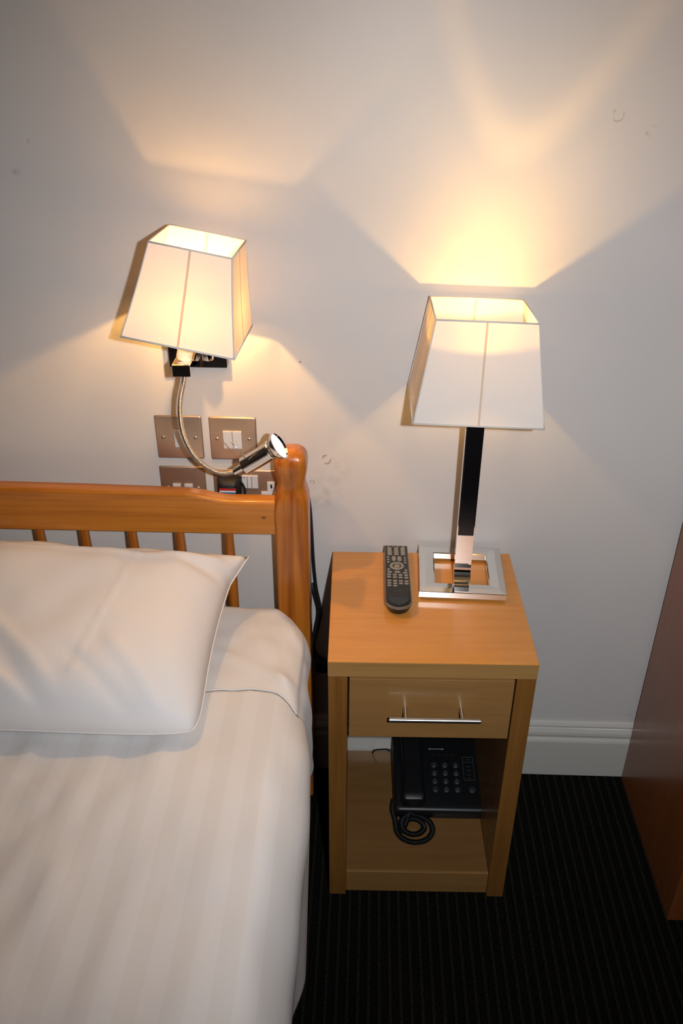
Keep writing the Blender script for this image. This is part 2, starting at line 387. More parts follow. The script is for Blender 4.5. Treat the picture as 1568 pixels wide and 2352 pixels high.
for i, x in enumerate(sp_x):
    if proto is None:
        q = MB(); q.v = [(p[0]+x, p[1], p[2]) for p in sp.v]; q.f = list(sp.f)
        proto = part('spindle', q, pine_z, bed, smooth=True, split=60); x_first = x
    else:
        o = proto.copy(); COL.objects.link(o); o.parent = bed; o.location = (x-x_first, 0, 0)
part('side_rail', MB().box(-.015, .012, -1.93, -.0955, .20, .33, .004), oak_z, bed)
part('side_rail', MB().box(2*HX-.012, 2*HX+.015, -1.93, -.0955, .20, .33, .004), oak_z, bed)
part('foot_rail', MB().box(2*HX-.03, .03, -1.99, -1.93, .12, .40, .004), oak_z, bed)
part('slat_base', MB().box(2*HX+.016, -.016, -1.925, -.10, .30, .33, .002), oak_z, bed)
part('foot_leg', MB().box(-.03, .03, -1.99, -1.931, 0, .12, .004), oak_z, bed)
part('foot_leg', MB().box(2*HX-.03, 2*HX+.03, -1.99, -1.931, 0, .12, .004), oak_z, bed)

# ================================================================ mattress, sheets
linen = mat('white_linen', (0.74, 0.725, 0.715), 0.75)
_n, _l, _b = nodes(linen); _b.inputs['Sheen Weight'].default_value = .2
def cloth_bump(m, s=14, amt=.25, fine=True):
    n, l, b = nodes(m)
    g = n.new('ShaderNodeTexCoord')
    a = n.new('ShaderNodeTexNoise'); a.inputs['Scale'].default_value = s; a.inputs['Detail'].default_value = 5; a.inputs['Distortion'].default_value = .8
    l.new(g.outputs['Object'], a.inputs['Vector'])
    bp = n.new('ShaderNodeBump'); bp.inputs['Strength'].default_value = amt; bp.inputs['Distance'].default_value = .006; l.new(a.outputs['Fac'], bp.inputs['Height'])
    w2 = n.new('ShaderNodeTexNoise'); w2.inputs['Scale'].default_value = 700; l.new(g.outputs['Object'], w2.inputs['Vector'])
    b2 = n.new('ShaderNodeBump'); b2.inputs['Strength'].default_value = .08; b2.inputs['Distance'].default_value = .0006
    l.new(w2.outputs['Fac'], b2.inputs['Height']); l.new(bp.outputs[0], b2.inputs['Normal']); l.new(b2.outputs[0], b.inputs['Normal'])
cloth_bump(linen, 9, .35)
pillow_m = mat('pillowcase_cotton', (0.78, 0.755, 0.745), 0.7); cloth_bump(pillow_m, 7, .4)
stripe_m = mat('satin_stripe_cotton', (0.72, 0.69, 0.67), 0.6); cloth_bump(stripe_m, 6, .3)
n, l, b = nodes(stripe_m)
tc = n.new('ShaderNodeTexCoord'); sx = n.new('ShaderNodeSeparateXYZ'); l.new(tc.outputs['Object'], sx.inputs[0])
mu = n.new('ShaderNodeMath'); mu.operation = 'MULTIPLY'; mu.inputs[1].default_value = 2*PI/.052; l.new(sx.outputs[0], mu.inputs[0])
sn = n.new('ShaderNodeMath'); sn.operation = 'SINE'; l.new(mu.outputs[0], sn.inputs[0])
cr = n.new('ShaderNodeValToRGB'); cr.color_ramp.elements[0].position = .46; cr.color_ramp.elements[1].position = .54
cr.color_ramp.elements[0].color = (0.695, 0.678, 0.665, 1); cr.color_ramp.elements[1].color = (0.722, 0.709, 0.703, 1)
mr = n.new('ShaderNodeMapRange'); mr.inputs['From Min'].default_value = -1; l.new(sn.outputs[0], mr.inputs['Value']); l.new(mr.outputs[0], cr.inputs[0]); l.new(cr.outputs[0], b.inputs['Base Color'])

tick = mat('mattress_ticking', (0.6, 0.58, 0.55), 0.8)
mt = part('mattress', MB().box(2*HX-.012, .008, -1.91, -.115, .331, .522, .06, 5), tick, smooth=True)
tag(mt, 'deep white mattress on the pine bed under the sheets', 'mattress')

def ridge(x, y, x0, y0, x1, y1, wd):
    """smooth ridge along a segment"""
    dx, dy = x1-x0, y1-y0; L2 = dx*dx+dy*dy; t = ((x-x0)*dx+(y-y0)*dy)/L2
    e = 1.0 if 0 <= t <= 1 else math.exp(-((t if t < 0 else t-1)**2)*L2/(wd*wd*9))
    d = ((x-x0)*dy-(y-y0)*dx)/math.sqrt(L2); return math.exp(-d*d/(wd*wd))*e
def nz(x, y, z, s): return noise.noise(Vector((x*s, y*s, z*s)))

def sheet(name, m, ya, yb, top, xr, zlow, foldf, hem=None, lift=0.0, nx=110, ny=120):
    """cloth over the bed: cross-section from left edge, flat top, rounded right edge, hanging side"""
    rings = []
    for j in range(ny+1):
        t = j/ny; y = ya+(yb-ya)*t
        ring = []
        XR = xr(y); XL = 2*HX-.04
        R = .055 if name == 'fs' else .055+.065*min(max((-y-.50)/.4, 0), 1); flat = XR-R
        # arc-length samples
        S1 = flat-XL; S2 = R*PI/2; S3 = top-R-zlow
        cnt = (60, 12, 22)
        for i in range(8): ring.append((XL, y, zlow+(top-.02-zlow)*i/8))
        for i in range(cnt[0]):
            u = (i/cnt[0])**.8; x = XL+S1*u
            ring.append((x, y, top))
        for i in range(cnt[1]):
            a = PI/2*i/cnt[1]; ring.append((flat+R*math.sin(a), y, top-R+R*math.cos(a)))
        for i in range(cnt[2]+1):
            q = i/cnt[2]; z = top-R-S3*q
            ring.append((XR-.012*q, y, z))
        out = []
        for k, (x, yy, z) in enumerate(ring):
            dx, dy, dz = foldf(x, yy, z, XR)
            out.append((x+dx, yy+dy, z+dz))
        rings.append(out)
    mb = MB().loft(rings, cap=False, closed=False)
    return mb
def solidify(o, th, off=-1):
    md = o.modifiers.new('thickness', 'SOLIDIFY'); md.thickness = th; md.offset = off
TOP = .550
def xr_fit(y):
    d = -y-.098      # distance from the head end
    return .050-.075*max(0, 1-d/.13)**2.0 if d < .13 else .050
def fold_fit(x, y, z, XR):
    dz = .004*nz(x, y, 0, 9)+.003*nz(x+3, y, 0, 22)
    if z > TOP-.06:
        dz += .006*ridge(x, y, -.06, -.20, .03, -.38, .012)+.005*ridge(x, y, -.10, -.27, .00, -.33, .010)+.004*ridge(x, y, -.02, -.14, .045, -.26, .010)
        dz -= .035*max(0, 1-(-y-.098)/.05)**2
    dx = 0
    if z < TOP-.02 and x > 0:
        q = (TOP-z)/.3; dx = .010*math.sin(y*34+z*14)*min(q*2, 1)-.004+.006*nz(x, y, z, 18)
    return dx, 0, dz
fs = part('fitted_sheet', sheet('fs', linen, -.1005, -.56, TOP, xr_fit, .235, fold_fit, nx=0, ny=110), linen, smooth=True)
solidify(fs, .002)
tag(fs, 'plain white sheet over the mattress corner by the headboard post', 'sheet')
def xr_dv(y): return .062+.004*math.sin(y*9+1)-.012*max(0, 1-(-y-.372)/.10)
def hemy(x):  return .0
def fold_dv(x, y, z, XR):
    dz = .007*nz(x*1.0, y*.35, 0, 13)+.0035*nz(x+5, y*.4, 2, 30); dx = 0; dy = 0
    t = -y-.372
    if z > TOP-.03:
        for a in ((-.34,-.50,-.50,-.78,.007,.006), (-.42,-.50,-.60,-.74,.007,.006), (-.25,-.56,-.40,-.95,.009,.005), (-.31,-.58,-.47,-.92,.008,.005), (-.20,-.60,-.33,-1.0,.010,.004), (-.10,-.55,-.20,-1.1,.014,.004), (-.16,-.50,-.30,-.90,.010,.004),(0.0,-.50,.02,-1.1,.02,.006)):
            dz += a[5]*ridge(x, y, a[0], a[1], a[2], a[3], a[4])
    if x > .0:                       # hanging side with long slanting folds
        q = min(max((TOP-z)/.28, 0), 1.2)
        dx = q*(.006*math.sin(y*21+q*2.2)+.004*math.sin(y*43+1+q*3)) - .004*q
        dy -= .02*q*0
    # hem dips along the right corner
    if t < .03: dy -= .055*max(0, (x+.01)/.06)**2*(1-t/.03) if z > TOP-.1 else .0
    return dx, dy, dz+.004
dv = part('flat_sheet', sheet('dv', stripe_m, -.372, -1.97, TOP+.006, xr_dv, .225, fold_dv, nx=0, ny=220), stripe_m, smooth=True)
solidify(dv, .003)
tag(dv, 'white satin striped top sheet turned back below the pillow', 'sheet')
hm = MB(); pts = []
for i in range(40):
    x = 2*HX+.02+(.05-2*HX)*i/39; x = min(x, .045)
rows = []
for i in range(121):
    x = -1.25+1.285*i/120
    dx, dy, dz = fold_dv(x, -.372, TOP+.006, .062)
    zz = TOP+.006+dz+.0012 - (0 if x < .0 else (.055-math.sqrt(max(.055**2-(x-(-.003))**2, 0))))
    rows.append((x+dx, -.372+dy, zz))
part('hem', MB().tube(rows, .0016, 6), linen, dv, smooth=True)

# ---- pillows
def pillow(name, cx, m, W, D, H, fy, fz, by, bz, ear, seed, label, cat_group):
    """cushion: u across (x), v from front edge to back edge"""
    NU, NV = 110, 84
    top, bot = [], []
    for side in (0, 1):
        for j in range(NV+1):
            v = -1+2*j/NV; row = []
            for i in range(NU+1):
                u = -1+2*i/NU
                e = (max(0, 1-abs(u)**6.0)*max(0, 1-abs(v)**4.0))
                h = H*(e**.50)
                x = cx+W/2*u*(1-.035*(1-v*v))-.006*(1-v)*(1 if ear else 0); yy = v*(1-.03*(1-u*u)); s = (yy+1)/2
                y = fy+(by-fy)*s; z = fz+(bz-fz)*(s**1.15)
                cr_ = abs(u)**7*abs(v)**7; x -= math.copysign(.016*cr_, u)*(0 if (ear and v > 0 and u > 0) else 1); y -= math.copysign(.014*cr_, v)*(0 if (ear and v > 0 and u > 0) else 1)
                # the loose corner of the case at the back right
                if ear:
                    k = max(0, u-.86)/.14*max(0, v-.72)/.28; x += ear*k; z += .016*k
                if side == 0:
                    wr = .0035*nz(x*1.0, y*1.0, seed, 16)+.006*nz(x+2, y, seed, 7)
                    for a in wrinkles: wr += a[5]*ridge(x, y, *a[:5])
                    z += h*1.0+wr*min(1, e*4)
                else: z -= h*.32
                row.append((x, y, z))
            (top if side == 0 else bot).append(row)
    mb = MB(); n = NU+1
    mb.loft(top, cap=False, closed=False)
    base = len(mb.v); mb.loft(bot, cap=False, closed=False)
    o = part(name, mb, m, smooth=True)
    bm = bmesh.new(); bm.from_mesh(o.data); bmesh.ops.remove_doubles(bm, verts=bm.verts, dist=.00005); bmesh.ops.recalc_face_normals(bm, faces=bm.faces); bm.to_mesh(o.data); bm.free()
    tag(o, label, 'pillow')
    # seam piping along right and front edges
    edge = [top[j][NU] for j in range(NV+1)]
    s1 = part('seam', MB().tube(edge, .0013, 6), m, o, smooth=True)
    s2 = part('seam', MB().tube([top[0][i] for i in range(NU+1)], .0013, 6), m, o, smooth=True)
    return o
wrinkles = [(-.245,-.17,-.30,-.44,.003,.0022), (-.52,-.32,-.36,-.47,.014,-.005), (-.46,-.34,-.35,-.44,.010,.004), (-.24,-.40,-.16,-.48,.012,.004), (-.30,-.42,-.20,-.49,.010,-.0035),
            (-.20,-.20,-.48,-.17,.010,.005), (-.46,-.42,-.36,-.48,.008,.004), (-.11,-.18,-.20,-.19,.010,.006), (-.13,-.21,-.24,-.19,.010,-.005)]
P1 = pillow('pillow', -.462, pillow_m, .745, .36, .080, -.497, .580, -.140, .652, .020, 1.0,
       'plump white pillow in front with a loose flap at its back corner', None)
wrinkles = [(-.5,-.15,-.9,-.2,.01,.005)]
P2 = pillow('pillow', -.70, pillow_m, .66, .30, .045, -.300, .574, -.095, .652, 0, 7.0,
       'second white pillow behind, only its top edge showing at the far left', None)

# ================================================================ bedside table
NR = 0.01694; NB = (0.07607, -0.01436, 0)
ns = thing('bedside_table', 'beech veneer bedside table with one drawer and an open shelf', 'bedside table', NB, NR)
Wd, Dp, Ht, TT, LW = .34448, .32638, .6005, .0314, .0327
def loc(mb): return mb
part('table_top', MB().box(0, Wd, -Dp, 0, Ht-TT, Ht, .0012), oak_top_lit, ns, local=True)
part('front_lipping', MB().box(.0006, Wd-.0006, -Dp-.0009, -Dp-.0001, Ht-TT+.0006, Ht-.0014), lip_m, ns, local=True)
part('side_panel', MB().box(.0005, LW, -Dp+.0015, -.001, 0, Ht-TT-.0006, .001), oak_z, ns, local=True)
part('side_panel', MB().box(Wd-LW, Wd-.0005, -Dp+.0015, -.001, 0, Ht-TT-.0006, .001), oak_z, ns, local=True)
shelf_dim_m = wood('shelf_beech_dimmed', (0.235, 0.120, 0.040), (0.18, 0.088, 0.027), 0, 0.36, 0.2, 1.6, contrast=.6)  # darker copy of the drawer beech: weaker flash low down is in the colour
part('shelf', MB().box(LW+.0004, Wd-LW-.0004, -Dp+.0115, -.004, .042, .063, .0006), shelf_dim_m, ns, local=True)
part('shelf_front', MB().box(LW+.0004, Wd-LW-.0004, -Dp+.006, -Dp+.011, .006, .064, .0008), oak_x, ns, local=True)
dr = part('drawer', MB().box(LW+.003, Wd-LW-.003, -Dp-.001, -Dp+.017, .434, Ht-TT-.004, .0012), oak_x, ns, local=True)
part('drawer_box', MB().box(LW+.008, Wd-LW-.008, -Dp+.0172, -.02, .445, .553), oak_x, dr, local=True)
hb = MB(); hx0, hx1, hz, hy = .102, .254, .5035, -Dp-.031
hb.lathe([(.0030,0),(.0042,.001),(.0042,hx1-hx0-.001),(.0030,hx1-hx0)], (hx0, hy, hz), (1,0,0), 16)
for hx in (.130, .224): hb.cyl((hx, hy, hz), (hx, -Dp-.0012, hz), .0036, 12)
part('handle', hb, satin, dr, smooth=True, split=40, local=True)
def N2W(x, y, z): return ROOTM[ns.name] @ Vector((x, y, z))

# ================================================================ table lamp
BX, BY, BS, BR = .3178, -.0900, .1557, -.036
ZT = Ht
tb = thing('table_lamp', 'table lamp with square white shade on a black and chrome column', 'lamp', (BX, BY, ZT), BR)
h = BS/2; wf = .0290
# frame base: bars mitred, outer edge vertical, top face rising to a ridge then falling inwards
q = MB(); zt = .0180; zb = .0060
def sq(s, z): return [(s, s, z), (-s, s, z), (-s, -s, z), (s, -s, z)]
q.loft([sq(h, zb), sq(h, zt-.0008), sq(h-.0008, zt), sq(h-.012, zt+.0016), sq(h-wf+.002, zt+.0004), sq(h-wf, zt-.0008), sq(h-wf, zb), sq(h, zb)], cap=False)
base_chrome = mat('polished_chrome_frame', (0.74, 0.74, 0.72), 0.10, 1.0)
part('base_frame', q, base_chrome, tb, local=True)
for sx_ in (-1, 1):
    for sy_ in (-1, 1):
        part('foot', MB().lathe([(.0055,0),(.0060,.001),(.0060,.0058)], (sx_*(h-.016), sy_*(h-.015), .0002)), rubber, tb, smooth=True, split=40, local=True)
# column: flat chrome bar that bends forward at the foot into the front rail of the base
cw, cdp = .0148, .010
cyc = -.024                                 # column centre, local y
path = []
Rb = .030; zb2 = zt+.0026
for zz in (.362, .30, .20, .12, zb2+Rb+.008): path.append((cyc, zz, 0.0))
for k in range(1, 9):
    a = PI/2*k/8; path.append((cyc-Rb+Rb*math.cos(a), zb2-.004+Rb-Rb*math.sin(a), a))
path.append((-h+.0012, zb2-.004, PI/2))
rings = []
for (yy, zz, a) in path:
    # normal of the bar's front face: -y when vertical, +z when lying
    nf = Vector((0, -math.cos(a), math.sin(a)))
    th = .009 if a < 1.2 else .004
    f_ = Vector((0, yy, zz))+nf*(.009 if a < .1 else .009-.005*min(a/(PI/2),1)); b_ = Vector((0, yy, zz))-nf*th
    b_ = Vector((0, b_.y, max(b_.z, zb)))
    rings.append([(-cw, f_.y, f_.z), (cw, f_.y, f_.z), (cw, b_.y, b_.z), (-cw, b_.y, b_.z)])
part('column', MB().loft(rings), chrome, tb, local=True)
part('inlay', MB().box(-cw+.0012, cw-.0012, cyc-.0105, cyc-.0088, .112, .361, .0003), blackm, tb, local=True, label='glossy black front inlay of the column')
# shade: four tapered fabric panels on a wire frame
def rot3(rz, ty, tx):
    return Matrix.Rotation(tx, 4, 'X') @ Matrix.Rotation(ty, 4, 'Y') @ Matrix.Rotation(rz, 4, 'Z')
def make_shade(root, base, B, T, H, R, fabric, sag, pr=.0013):
    Mx = Matrix.Translation(base) @ R
    hb_, ht_ = B/2, T/2
    cs = [(1,1),(-1,1),(-1,-1),(1,-1)]
    def P(sx, sy, t): s = hb_+(ht_-hb_)*t - sag*math.sin(PI*t); return (sx*s, sy*s, H*t)
    sh = None
    panels = []
    for k in range(4):
        a, b = cs[k], cs[(k+1) % 4]; rows = []
        for j in range(13):
            t = j/12; pa = Vector(P(*a, t)); pb = Vector(P(*b, t)); rows.append([pa+(pb-pa)*(i/12) for i in range(13)])
        panels.append(MB().loft([[tuple(p) for p in r] for r in rows], cap=False, closed=False))
    allp = MB()
    for p in panels: allp.add(p.v, p.f)
    allp.xf(Mx)
    sh = part('lamp_shade', allp, fabric, root)
    def pip(pts, r=pr):
        m = MB().tube([Mx @ Vector(p) for p in pts], r, 8); part('piping', m, piping_m, sh, smooth=True)
    for t, r in ((0, pr*1.25), (1, pr*1.1)):
        m = MB()
        for k in range(4): m.tube([Mx @ Vector(P(*cs[k], t)), Mx @ Vector(P(*cs[(k+1) % 4], t))], r, 8)
        part('rim', m, piping_m, sh, smooth=True)
    for k in range(4): pip([P(*cs[k], j/12) for j in range(13)], pr*.8)
    for k in range(4):
        a, b = cs[k], cs[(k+1) % 4]
        pts = [(Vector(P(*a, j/12))+Vector(P(*b, j/12)))/2 for j in range(13)]
        m = MB()
        d = (Vector(P(*b, 0))-Vector(P(*a, 0))).normalized(); nn = d.cross(Vector((0,0,1))).normalized()
        if nn.dot(pts[0]-Vector((0,0,0))) < 0: nn = -nn
        rr = [[p-d*.0018+nn*.0004, p+d*.0018+nn*.0004, p+d*.0018-nn*.0006, p-d*.0018-nn*.0006] for p in pts]
        m.loft([[tuple(Mx @ x) for x in r] for r in rr]); part('seam', m, seam_m, sh)
    # spider: ring and spokes carrying the shade on the lamp holder
    m = MB(); zc = H*.42
    for k in range(4):
        m.tube([Mx @ Vector(((cs[k][0]*hb_*.97), cs[k][1]*hb_*.97, .004)), Mx @ Vector((cs[k][0]*.02, cs[k][1]*.02, zc*.55)), Mx @ Vector((cs[k][0]*.011, cs[k][1]*.011, zc*.55))], .0012, 6)
    part('spider', m, satin, sh, smooth=True)
    return sh
TBASE = Vector((.3092, -.1085, .9575))
make_shade(tb, TBASE, .2010, .1530, .1560, rot3(0, .025, -.0648), shade_t, .0004)
sk = MB(); cxw = (ROOTM[tb.name] @ Vector((0, cyc, .362)))
sk.lathe([(.013,0),(.014,.004),(.014,.040),(.018,.042),(.018,.047),(.0135,.050),(.0135,.068)], (TB.x, cxw.y, cxw.z), seg=24)
part('lamp_holder', sk, white_plastic, tb, smooth=True, split=40)
bl = MB(); bz = 0
bl.lathe([(.0085,0),(.0090,.004),(.0085,.012),(.006,.018),(.003,.022)], (TB.x, TB.y, TB.z-.032), seg=20)
part('bulb', bl, glass_m, tb, smooth=True)

# ================================================================ wall lamp
wt = thing('wall_lamp', 'chrome wall lamp with tilted square white shade and flexible reading arm', 'lamp', (-.1555, 0, 1.0))
chrome_refl = mat('chrome_dark_reflection', (0.10, 0.09, 0.085), 0.08, 1.0)  # chrome with the dark room's reflection put into its colour
part('back_plate', MB().box(-.206, -.106, -.022, -.0004, .980, 1.085, .0015), chrome_refl, wt)
part('arm', MB().box(-.1715, -.1425, -.150, -.0221, 1.0135, 1.0335, .0012), chrome, wt)
part('arm_end_reflection', MB().box(-.1705, -.1435, -.1512, -.1501, 1.0143, 1.0327, .0004), chrome_refl, wt)  # added slip on the arm's front, coloured as its dark reflection
part('knuckle', MB().lathe([(.0095,0),(.0105,.002),(.0105,.018),(.0095,.020)], (-.1335, -.045, 1.004)), chrome, wt, smooth=True, split=40)
WR = rot3(-.0349, .180, -.0144); WBASE = Vector((-.1425, -.1229, 1.0806))
make_shade(wt, WBASE, .170, .121, .1395, WR, shade_w, .0011)
ax = (WR @ Vector((0,0,1))).normalized(); hb0 = Vector((-.157, -.123, 1.0337))
sk = MB(); sk.lathe([(.011,0),(.0125,.003),(.0125,.030),(.0165,.032),(.0165,.036),(.013,.038),(.013,.055)], hb0, WB-hb0, seg=24)
part('lamp_holder', sk, white_plastic, wt, smooth=True, split=40)
bl = MB(); dirb = (WB-hb0).normalized(); bl.lathe([(.0085,0),(.0090,.006),(.0085,.020),(.006,.026),(.003,.030)], WB-dirb*.042, dirb, seg=20)
part('bulb', bl, glass_m, wt, smooth=True)
# flexible arm
gp = [(-.1555,-.128,1.0132), (-.160,-.126,.995), (-.168,-.123,.968), (-.1725,-.121,.937), (-.171,-.120,.900), (-.159,-.121,.866), (-.139,-.123,.842), (-.110,-.126,.829), (-.083,-.129,.8345)]
pts = even(spline(gp, 24), .0005)
steel_flex = mat('flexible_steel', (0.62, 0.57, 0.52), 0.22, 1.0)
L_ = len(pts)
part('flexible_arm', MB().tube(pts, lambda t: .0040+.0007*math.sin(t*L_*2*PI/5.0), 10), steel_flex, wt, smooth=True)
# reading head
ha = Vector((-.088, -.1285, .8330)); hd = Vector((.80, -.16, .56)).normalized()
HE = Vector((-.0075, -.136, .889)); hd = (HE-ha).normalized(); HL = (HE-ha).length
hp = [(.0045,0),(.0060,.002),(.0068,.014),(.0072,.021),(.0072,.0225),(.0150,.0235),(.0160,.025),(.0160,HL-.020),(.0172,HL-.019),(.0178,HL-.016),(.0172,HL-.0145),(.0178,HL-.013),(.0212,HL-.009),(.0238,HL-.003),(.0242,HL),(.0225,HL+.0006),(.0208,HL-.004)]
hdo = part('reading_head', MB().lathe(hp, ha, hd, 36), chrome, wt, smooth=True, split=22)
lens_m = mat('led_lens', (.9,.93,1), .2); _n,_l,_b = nodes(lens_m); _b.inputs['Emission Color'].default_value = (.80,.86,1,1); _b.inputs['Emission Strength'].default_value = 1.6
part('lens', MB().lathe([(.0206,0),(.0175,.0015),(.009,.0026),(.0005,.003)], ha+hd*(HL-.0035), hd, 30), lens_m, hdo, smooth=True, label='bright bluish white lens')
part('lever', MB().cyl((-.0630,-.1462,.868), (-.0865,-.148,.9015), .0010, 8), satin, wt, smooth=True)

# ================================================================ switches and sockets
steel_plate = mat('brushed_steel', (0.60, 0.46, 0.35), 0.36, 0.8)  # brown tint paints the warm amber reflections into the steel
n, l, b = nodes(steel_plate)
tc = n.new('ShaderNodeTexCoord'); mp = n.new('ShaderNodeMapping'); mp.inputs['Scale'].default_value = (.02, 1, 1); l.new(tc.outputs['Object'], mp.inputs[0])
nn = n.new('ShaderNodeTexNoise'); nn.inputs['Scale'].default_value = 900; l.new(mp.outputs[0], nn.inputs['Vector'])
bp = n.new('ShaderNodeBump'); bp.inputs['Strength'].default_value = .15; bp.inputs['Distance'].default_value = .0004; l.new(nn.outputs['Fac'], bp.inputs['Height']); l.new(bp.outputs[0], b.inputs['Normal'])
def plate(root, x0, x1, z1, z0):
    """thin metal plate with rolled edges"""
    cx, cz = (x0+x1)/2, (z0+z1)/2; hw, hz_ = (x1-x0)/2, (z1-z0)/2
    def rr(s, y, r): return [(cx+p[0], y, cz+p[1]) for p in [(q_[0], q_[1]) for q_ in rrect(0, 0, hw-s, hz_-s, r, 0, 3)]]
    m = MB().loft([rr(0, -.0003, .003), rr(0, -.0022, .003), rr(.0012, -.0036, .0025), rr(.0024, -.0040, .002)])
    return part('face_plate', m, steel_plate, root, smooth=True, split=30)
screw_m = mat('screw_steel', (.85,.80,.74), .25, .9)
def screw(root, x, z):
    s = part('screw', MB().lathe([(.0034,0),(.0034,.0006),(.0026,.0014),(.0008,.0016)], (x, -.0040, z), (0,-1,0), 16), screw_m, root, smooth=True, split=50)
    part('slot', MB().box(x-.0026, x+.0026, -.0060, -.0050, z-.0004, z+.0004), rubber, s)
S = .0863
a1 = thing('light_switch', 'brushed steel switch plate with one narrow white rocker, behind the flexible arm', 'switch', (-.2063, 0, .8365))
plate(a1, -.2494, -.1631, .8796, .7933); screw(a1, -.2360, .8365); screw(a1, -.1765, .8365)
def rocker(root, x0, x1, z0, z1, name='rocker', m=None, label=None):
    k = MB().loft([[(x0,-.0041,z0),(x1,-.0041,z0),(x1,-.0041,z1),(x0,-.0041,z1)], [(x0+.0006,-.0062,z0+.0006),(x1-.0006,-.0062,z0+.0006),(x1-.0006,-.0082,z1-.0006),(x0+.0006,-.0082,z1-.0006)]])
    return part(name, k, m or white_plastic, root, label=label)
rocker(a1, -.2150, -.1945, .8175, .8530)
a2 = thing('light_switch', 'brushed steel switch plate with a wide white double rocker', 'switch', (-.107, 0, .8353))
plate(a2, -.1501, -.0638, .8785, .7922); screw(a2, -.1365, .8353); screw(a2, -.0775, .8353)
rocker(a2, -.1250, -.1080, .8165, .8520); rocker(a2, -.1076, -.0906, .8165, .8520)
a3 = thing('data_socket', 'brushed steel outlet plate with two small white modules, low behind headboard rail', 'socket', (-.2077, 0, .7328))
plate(a3, -.2508, -.1645, .7760, .6897); screw(a3, -.2375, .7310); screw(a3, -.1795, .7310)
mo = rocker(a3, -.2275, -.2125, .7235, .7400, 'outlet_module'); part('opening', MB().box(-.2248, -.2152, -.0092, -.0074, .7235, .7345), rubber, mo)
rocker(a3, -.2055, -.1895, .7235, .7400, 'outlet_module')
a4 = thing('power_socket', 'double steel power socket with white inserts, partly behind the bed post', 'socket', (-.0770, 0, .7280))
plate(a4, -.1497, -.0040, .7712, .6850)
sw = rocker(a4, -.0955, -.0650, .7335, .7610, 'switch_pair')
for xx in (-.0850, -.0765): part('switch_line', MB().box(xx-.0004, xx+.0004, -.0086, -.0070, .7340, .7605), satin, sw)
red_m = mat('red_plastic', (.5, .02, .02), .4); part('red_mark', MB().box(-.0935, -.0885, -.0089, -.0075, .7575, .7585), red_m, sw)
si = MB().box(-.0480, -.0330, -.0065, -.0041, .7270, .7480, .0006); si.box(-.0600, -.0200, -.0065, -.0041, .7080, .7268, .0006)
ins = part('socket_insert', si, white_plastic, a4)
part('pin_hole', MB().box(-.0420, -.0385, -.0070, -.0062, .7350, .7430), rubber, ins)
part('pin_hole', MB().box(-.0550, -.0490, -.0070, -.0062, .7155, .7180), rubber, ins)
part('pin_hole', MB().box(-.0310, -.0250, -.0070, -.0062, .7155, .7180), rubber, ins)
# plug in the left outlet, with a red, white and blue sticker
pg = thing('plug', 'black mains plug with red, white and blue bands in the steel socket', 'plug', (-.118, -.005, .735))
pb = MB().loft([rrect(0,0,.022,.021,.006,0,4), rrect(0,0,.022,.021,.006,.010,4), rrect(0,.001,.018,.017,.006,.026,4), rrect(0,.002,.012,.011,.005,.030,4)])
pb.xf(Matrix.Translation((-.1185, -.0043, .7410)) @ Matrix.Rotation(PI/2, 4, 'X'))
part('body', pb, rubber, pg, smooth=True, split=50)
for k, (cname, c_) in enumerate((('red', (.45,.02,.02)), ('white', (.75,.75,.78)), ('blue', (.03,.16,.42)))):
    cm = mat('sticker_'+cname, c_, .4); z1 = .7480-.0034*k
    part('band', MB().box(-.1335, -.1035, -.0365, -.0300, z1-.0033, z1), cm, pg, label=cname+' band')
part('lead', MB().tube(spline([(-.1060,-.0200,.7440), (-.1020,-.0170,.7530), (-.0985,-.0160,.7560), (-.0900,-.0120,.7350), (-.0920,-.0160,.71), (-.095,-.018,.695)], 10), .0022, 8), rubber, pg, smooth=True)

# ================================================================ cables on the wall
cb = thing('power_cable', 'black power cable hanging on the wall between bed post and bedside table', 'cable', (.04, -.010, .32))
part('cable_run', MB().tube(spline([(.028,-.010,.735),(.0325,-.008,.690),(.0345,-.007,.640),(.0370,-.007,.570),(.0415,-.007,.508),(.0495,-.007,.453),(.0440,-.007,.408),(.0350,-.007,.362),(.0400,-.010,.335),(.0600,-.0115,.318)], 14), .0034, 10), rubber, cb, smooth=True)
part('cable_run', MB().tube(spline([(.034,-.0085,.520),(.0375,-.016,.500),(.0450,-.016,.455),(.0390,-.016,.408),(.0315,-.016,.362),(.0380,-.018,.330)], 14), .0026, 10), rubber, cb, smooth=True)
part('connector', MB().box(.0400, .0700, -.026, -.0140, .296, .326, .005), rubber, cb)

# ================================================================ remote control
RM = thing('remote_control', 'black remote control with grey keys lying beside the table lamp', 'remote control', (.199, -.118, ZT), .006)
black_face = mat('remote_face', (.012,.011,.009), .30)
rb = MB(); Lr = .199; Wr = .0465
def routline(s, z, zt_):
    pts = []; hw = Wr/2-s
    top_y = Lr/2-s; bot = -Lr/2+s
    pts.append((hw*.93, top_y, z)); pts.append((-hw*.93, top_y, z))
    # rounded lower end
    for k in range(13):
        a = PI+PI*k/12; pts.append((hw*math.cos(a)*(1.0), bot+.020+(.020)*math.sin(a), z))
    return pts
rb.loft([routline(.006, .0008, 0), routline(.0035, .003, 0), routline(.0012, .0105, 0), routline(0.0002, .0160, 0), routline(0, .0185, 0), routline(.0014, .0195, 0)])
silver_m = mat('silver_plastic', (.15,.14,.125), .35)
rbo = part('body', rb, black_face, RM, smooth=True, split=40, local=True)
trm = MB().loft([routline(-.0004, .0150, 0), routline(-.0006, .0188, 0), routline(.0012, .0198, 0), routline(.0016, .0170, 0), routline(-.0004, .0150, 0)], cap=False)
part('rim', trm, silver_m, RM, smooth=True, split=40, local=True, label='thin grey rim')
